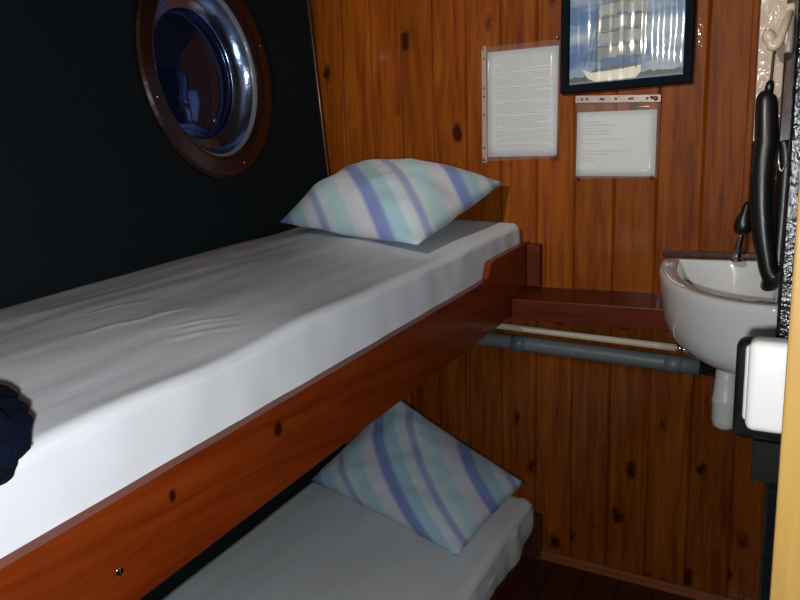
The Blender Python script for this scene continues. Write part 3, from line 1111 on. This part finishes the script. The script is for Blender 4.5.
for u in (0.08, 0.14, 0.31, 0.34, 0.49, 0.65, 0.68, 0.85):
    x = -0.557 + 0.224 * u
    z = 1.4075 - 0.0155 * u
    b = lathe_bm([(0, 0.0006), (0.0036, 0.0006), (0.0036, 0.0)], 12, mat=Matrix.Translation((x, -0.0078, z)) @ Matrix.Rotation(math.radians(90), 4, 'X'))
    hh = link('hole', b, M['hole'])
    hh.parent = st2
    hh.matrix_parent_inverse = Matrix.Identity(4)
for x, z, mt, r in ((-0.345, 1.393, 'pin', 0.006), (-0.355, 1.396, 'pin', 0.004), (-0.548, 1.192, 'pin', 0.005), (-0.350, 1.189, 'pin', 0.005)):
    pin(n2, x, z, -0.009, mt, r)

# ================================================================== FRAMED SHIP PICTURE
pf = empty('framed_picture', (-0.425, -0.01, 1.42))
tag(pf, 'blue black framed picture of a white sailing ship under a cloudy sky', 'picture')
FX0, FX1, FZ0, FZ1, FW = -0.596, -0.258, 1.424, 1.860, 0.021
for nm, bx in (('frame_bar', (FX0, FX1, FZ0, FZ0 + FW)), ('frame_bar', (FX0, FX1, FZ1 - FW, FZ1)),
               ('frame_bar', (FX0, FX0 + FW, FZ0 + FW, FZ1 - FW)), ('frame_bar', (FX1 - FW, FX1, FZ0 + FW, FZ1 - FW))):
    P(link(nm, box_bm(bx[0], bx[1], -0.026, -0.001, bx[2], bx[3], 0.003, 2), M['frame']), pf)
ix0, ix1, iz0, iz1 = FX0 + FW, FX1 - FW, FZ0 + FW, FZ1 - FW
IW, IH = ix1 - ix0, iz1 - iz0
P(link('print', box_bm(ix0, ix1, -0.008, -0.002, iz0, iz1), M['sky']), pf)


def poly(name, pts, layer, mat):
    """flat printed shape on the picture, pts in picture fractions (u right, v up in metres/IW)"""
    b = bmesh.new()
    y = -0.0082 - 0.0002 * layer
    b.faces.new([b.verts.new((ix0 + u * IW, y, iz0 + v * IW)) for u, v in pts])
    return P(link(name, b, mat), pf)


poly('printed_sea', [(0, 0), (1, 0), (1, 0.03), (0, 0.03)], 0, M['sea'])
sh_pts = [(0, 0.025)]
for i in range(41):
    sh_pts.append((i / 40, 0.055 + 0.022 * random.random()))
sh_pts.append((1, 0.025))
poly('printed_shore', sh_pts, 1, M['shore'])
poly('printed_hull', [(0.12, 0.135), (0.20, 0.095), (0.40, 0.100), (0.56, 0.115), (0.64, 0.125), (0.645, 0.07), (0.60, 0.018), (0.24, 0.015), (0.17, 0.05)], 3, M['hull'])
poly('printed_deckhouse', [(0.20, 0.10), (0.62, 0.125), (0.60, 0.15), (0.24, 0.13)], 2, M['mast'])
masts = [(0.245, 0.70), (0.37, 1.15), (0.49, 1.2), (0.60, 1.1)]
for mx_, mh in masts:
    poly('printed_mast', [(mx_ - 0.006, 0.1), (mx_ + 0.006, 0.1), (mx_ + 0.004, mh), (mx_ - 0.004, mh)], 4, M['mast'])
for mi, (mx_, tops) in enumerate(((0.355, 8), (0.48, 8), (0.60, 7))):
    for i in range(tops):
        z0 = 0.20 + i * 0.122 + 0.012 * (mi % 2)
        w0 = 0.095 - 0.005 * i
        w1 = w0 - 0.006
        h = 0.108
        poly('printed_sail', [(mx_ - w0, z0), (mx_ - w0 * 0.3, z0 + 0.016), (mx_ + w0 * 0.4, z0 + 0.012), (mx_ + w0 * 0.85, z0 - 0.006), (mx_ + w1 * 0.8, z0 + h), (mx_ - w1, z0 + h)], 5 + mi * 2 + i % 2, M['sail' if (i + mi) % 2 else 'sail2'])
        poly('printed_yard', [(mx_ - w0 - 0.012, z0 + h), (mx_ + w0, z0 + h), (mx_ + w0, z0 + h + 0.007), (mx_ - w0 - 0.012, z0 + h + 0.007)], 12, M['mast'])
for (a, b_) in (((0.13, 0.14), (0.245, 0.62)), ((0.64, 0.13), (0.60, 1.0)), ((0.66, 0.13), (0.86, 0.26)), ((0.18, 0.13), (0.245, 0.45)), ((0.30, 0.13), (0.245, 0.66))):
    poly('printed_rigging', [a, (a[0] + 0.006, a[1]), (b_[0] + 0.004, b_[1]), b_], 4, M['mast'])
# wavy glazing
bm = bmesh.new()
quad(bm, [(ix0, -0.0135, iz0), (ix1, -0.0135, iz0), (ix1, -0.0135, iz1), (ix0, -0.0135, iz1)])
P(link('glazing', bm, M['wavy']), pf)

# ================================================================== CEILING SPOTLIGHT over the photographer
LX, LY, LZ = -0.70, -2.35, 1.93
AIM = (Vector((-0.60, 0.0, 1.68)) - Vector((LX, LY, LZ))).normalized()
SM = Matrix.Translation((LX, LY, LZ)) @ AIM.to_track_quat('-Z', 'Y').to_matrix().to_4x4()
lp = empty('ceiling_spotlight', (LX, LY, 2.02))
tag(lp, 'small white swivelling spotlight on the cabin ceiling', 'lamp')
P(link('base', lathe_bm([(0, 2.019), (0.04, 2.019), (0.042, 2.010), (0.03, 2.002), (0, 2.0)], 24, mat=Matrix.Translation((LX, LY, 0))), M['plastic'], None, True), lp)
P(link('stem', tube_bm([(LX, LY, 2.003), (LX, LY, 1.96)], 0.006, 10), M['chrome'], None, True), lp)
P(link('housing', lathe_bm([(0.036, -0.012), (0.040, -0.010), (0.036, 0.03), (0.022, 0.05), (0, 0.052)], 24, mat=SM), M['plastic'], None, True), lp)
me, nt, b = new_mat('lamp_bulb')
b.inputs['Base Color'].default_value = (0.9, 0.88, 0.82, 1)
b.inputs['Emission Color'].default_value = (1.0, 0.90, 0.75, 1)
b.inputs['Emission Strength'].default_value = 3.0
P(link('bulb', lathe_bm([(0, -0.004), (0.02, -0.002), (0.034, 0.003)], 20, mat=SM), me, None, True), lp)
la = bpy.data.lights.new('spotlight_beam', 'SPOT')
la.spot_size = math.radians(54)
la.spot_blend = 0.9
la.shadow_soft_size = 0.035
la.energy = LAMP
la.color = (1.0, 0.92, 0.80)
lo_ = bpy.data.objects.new('spotlight_beam', la)
lo_.matrix_world = SM @ Matrix.Translation((0, 0, -0.02))
COL.objects.link(lo_)
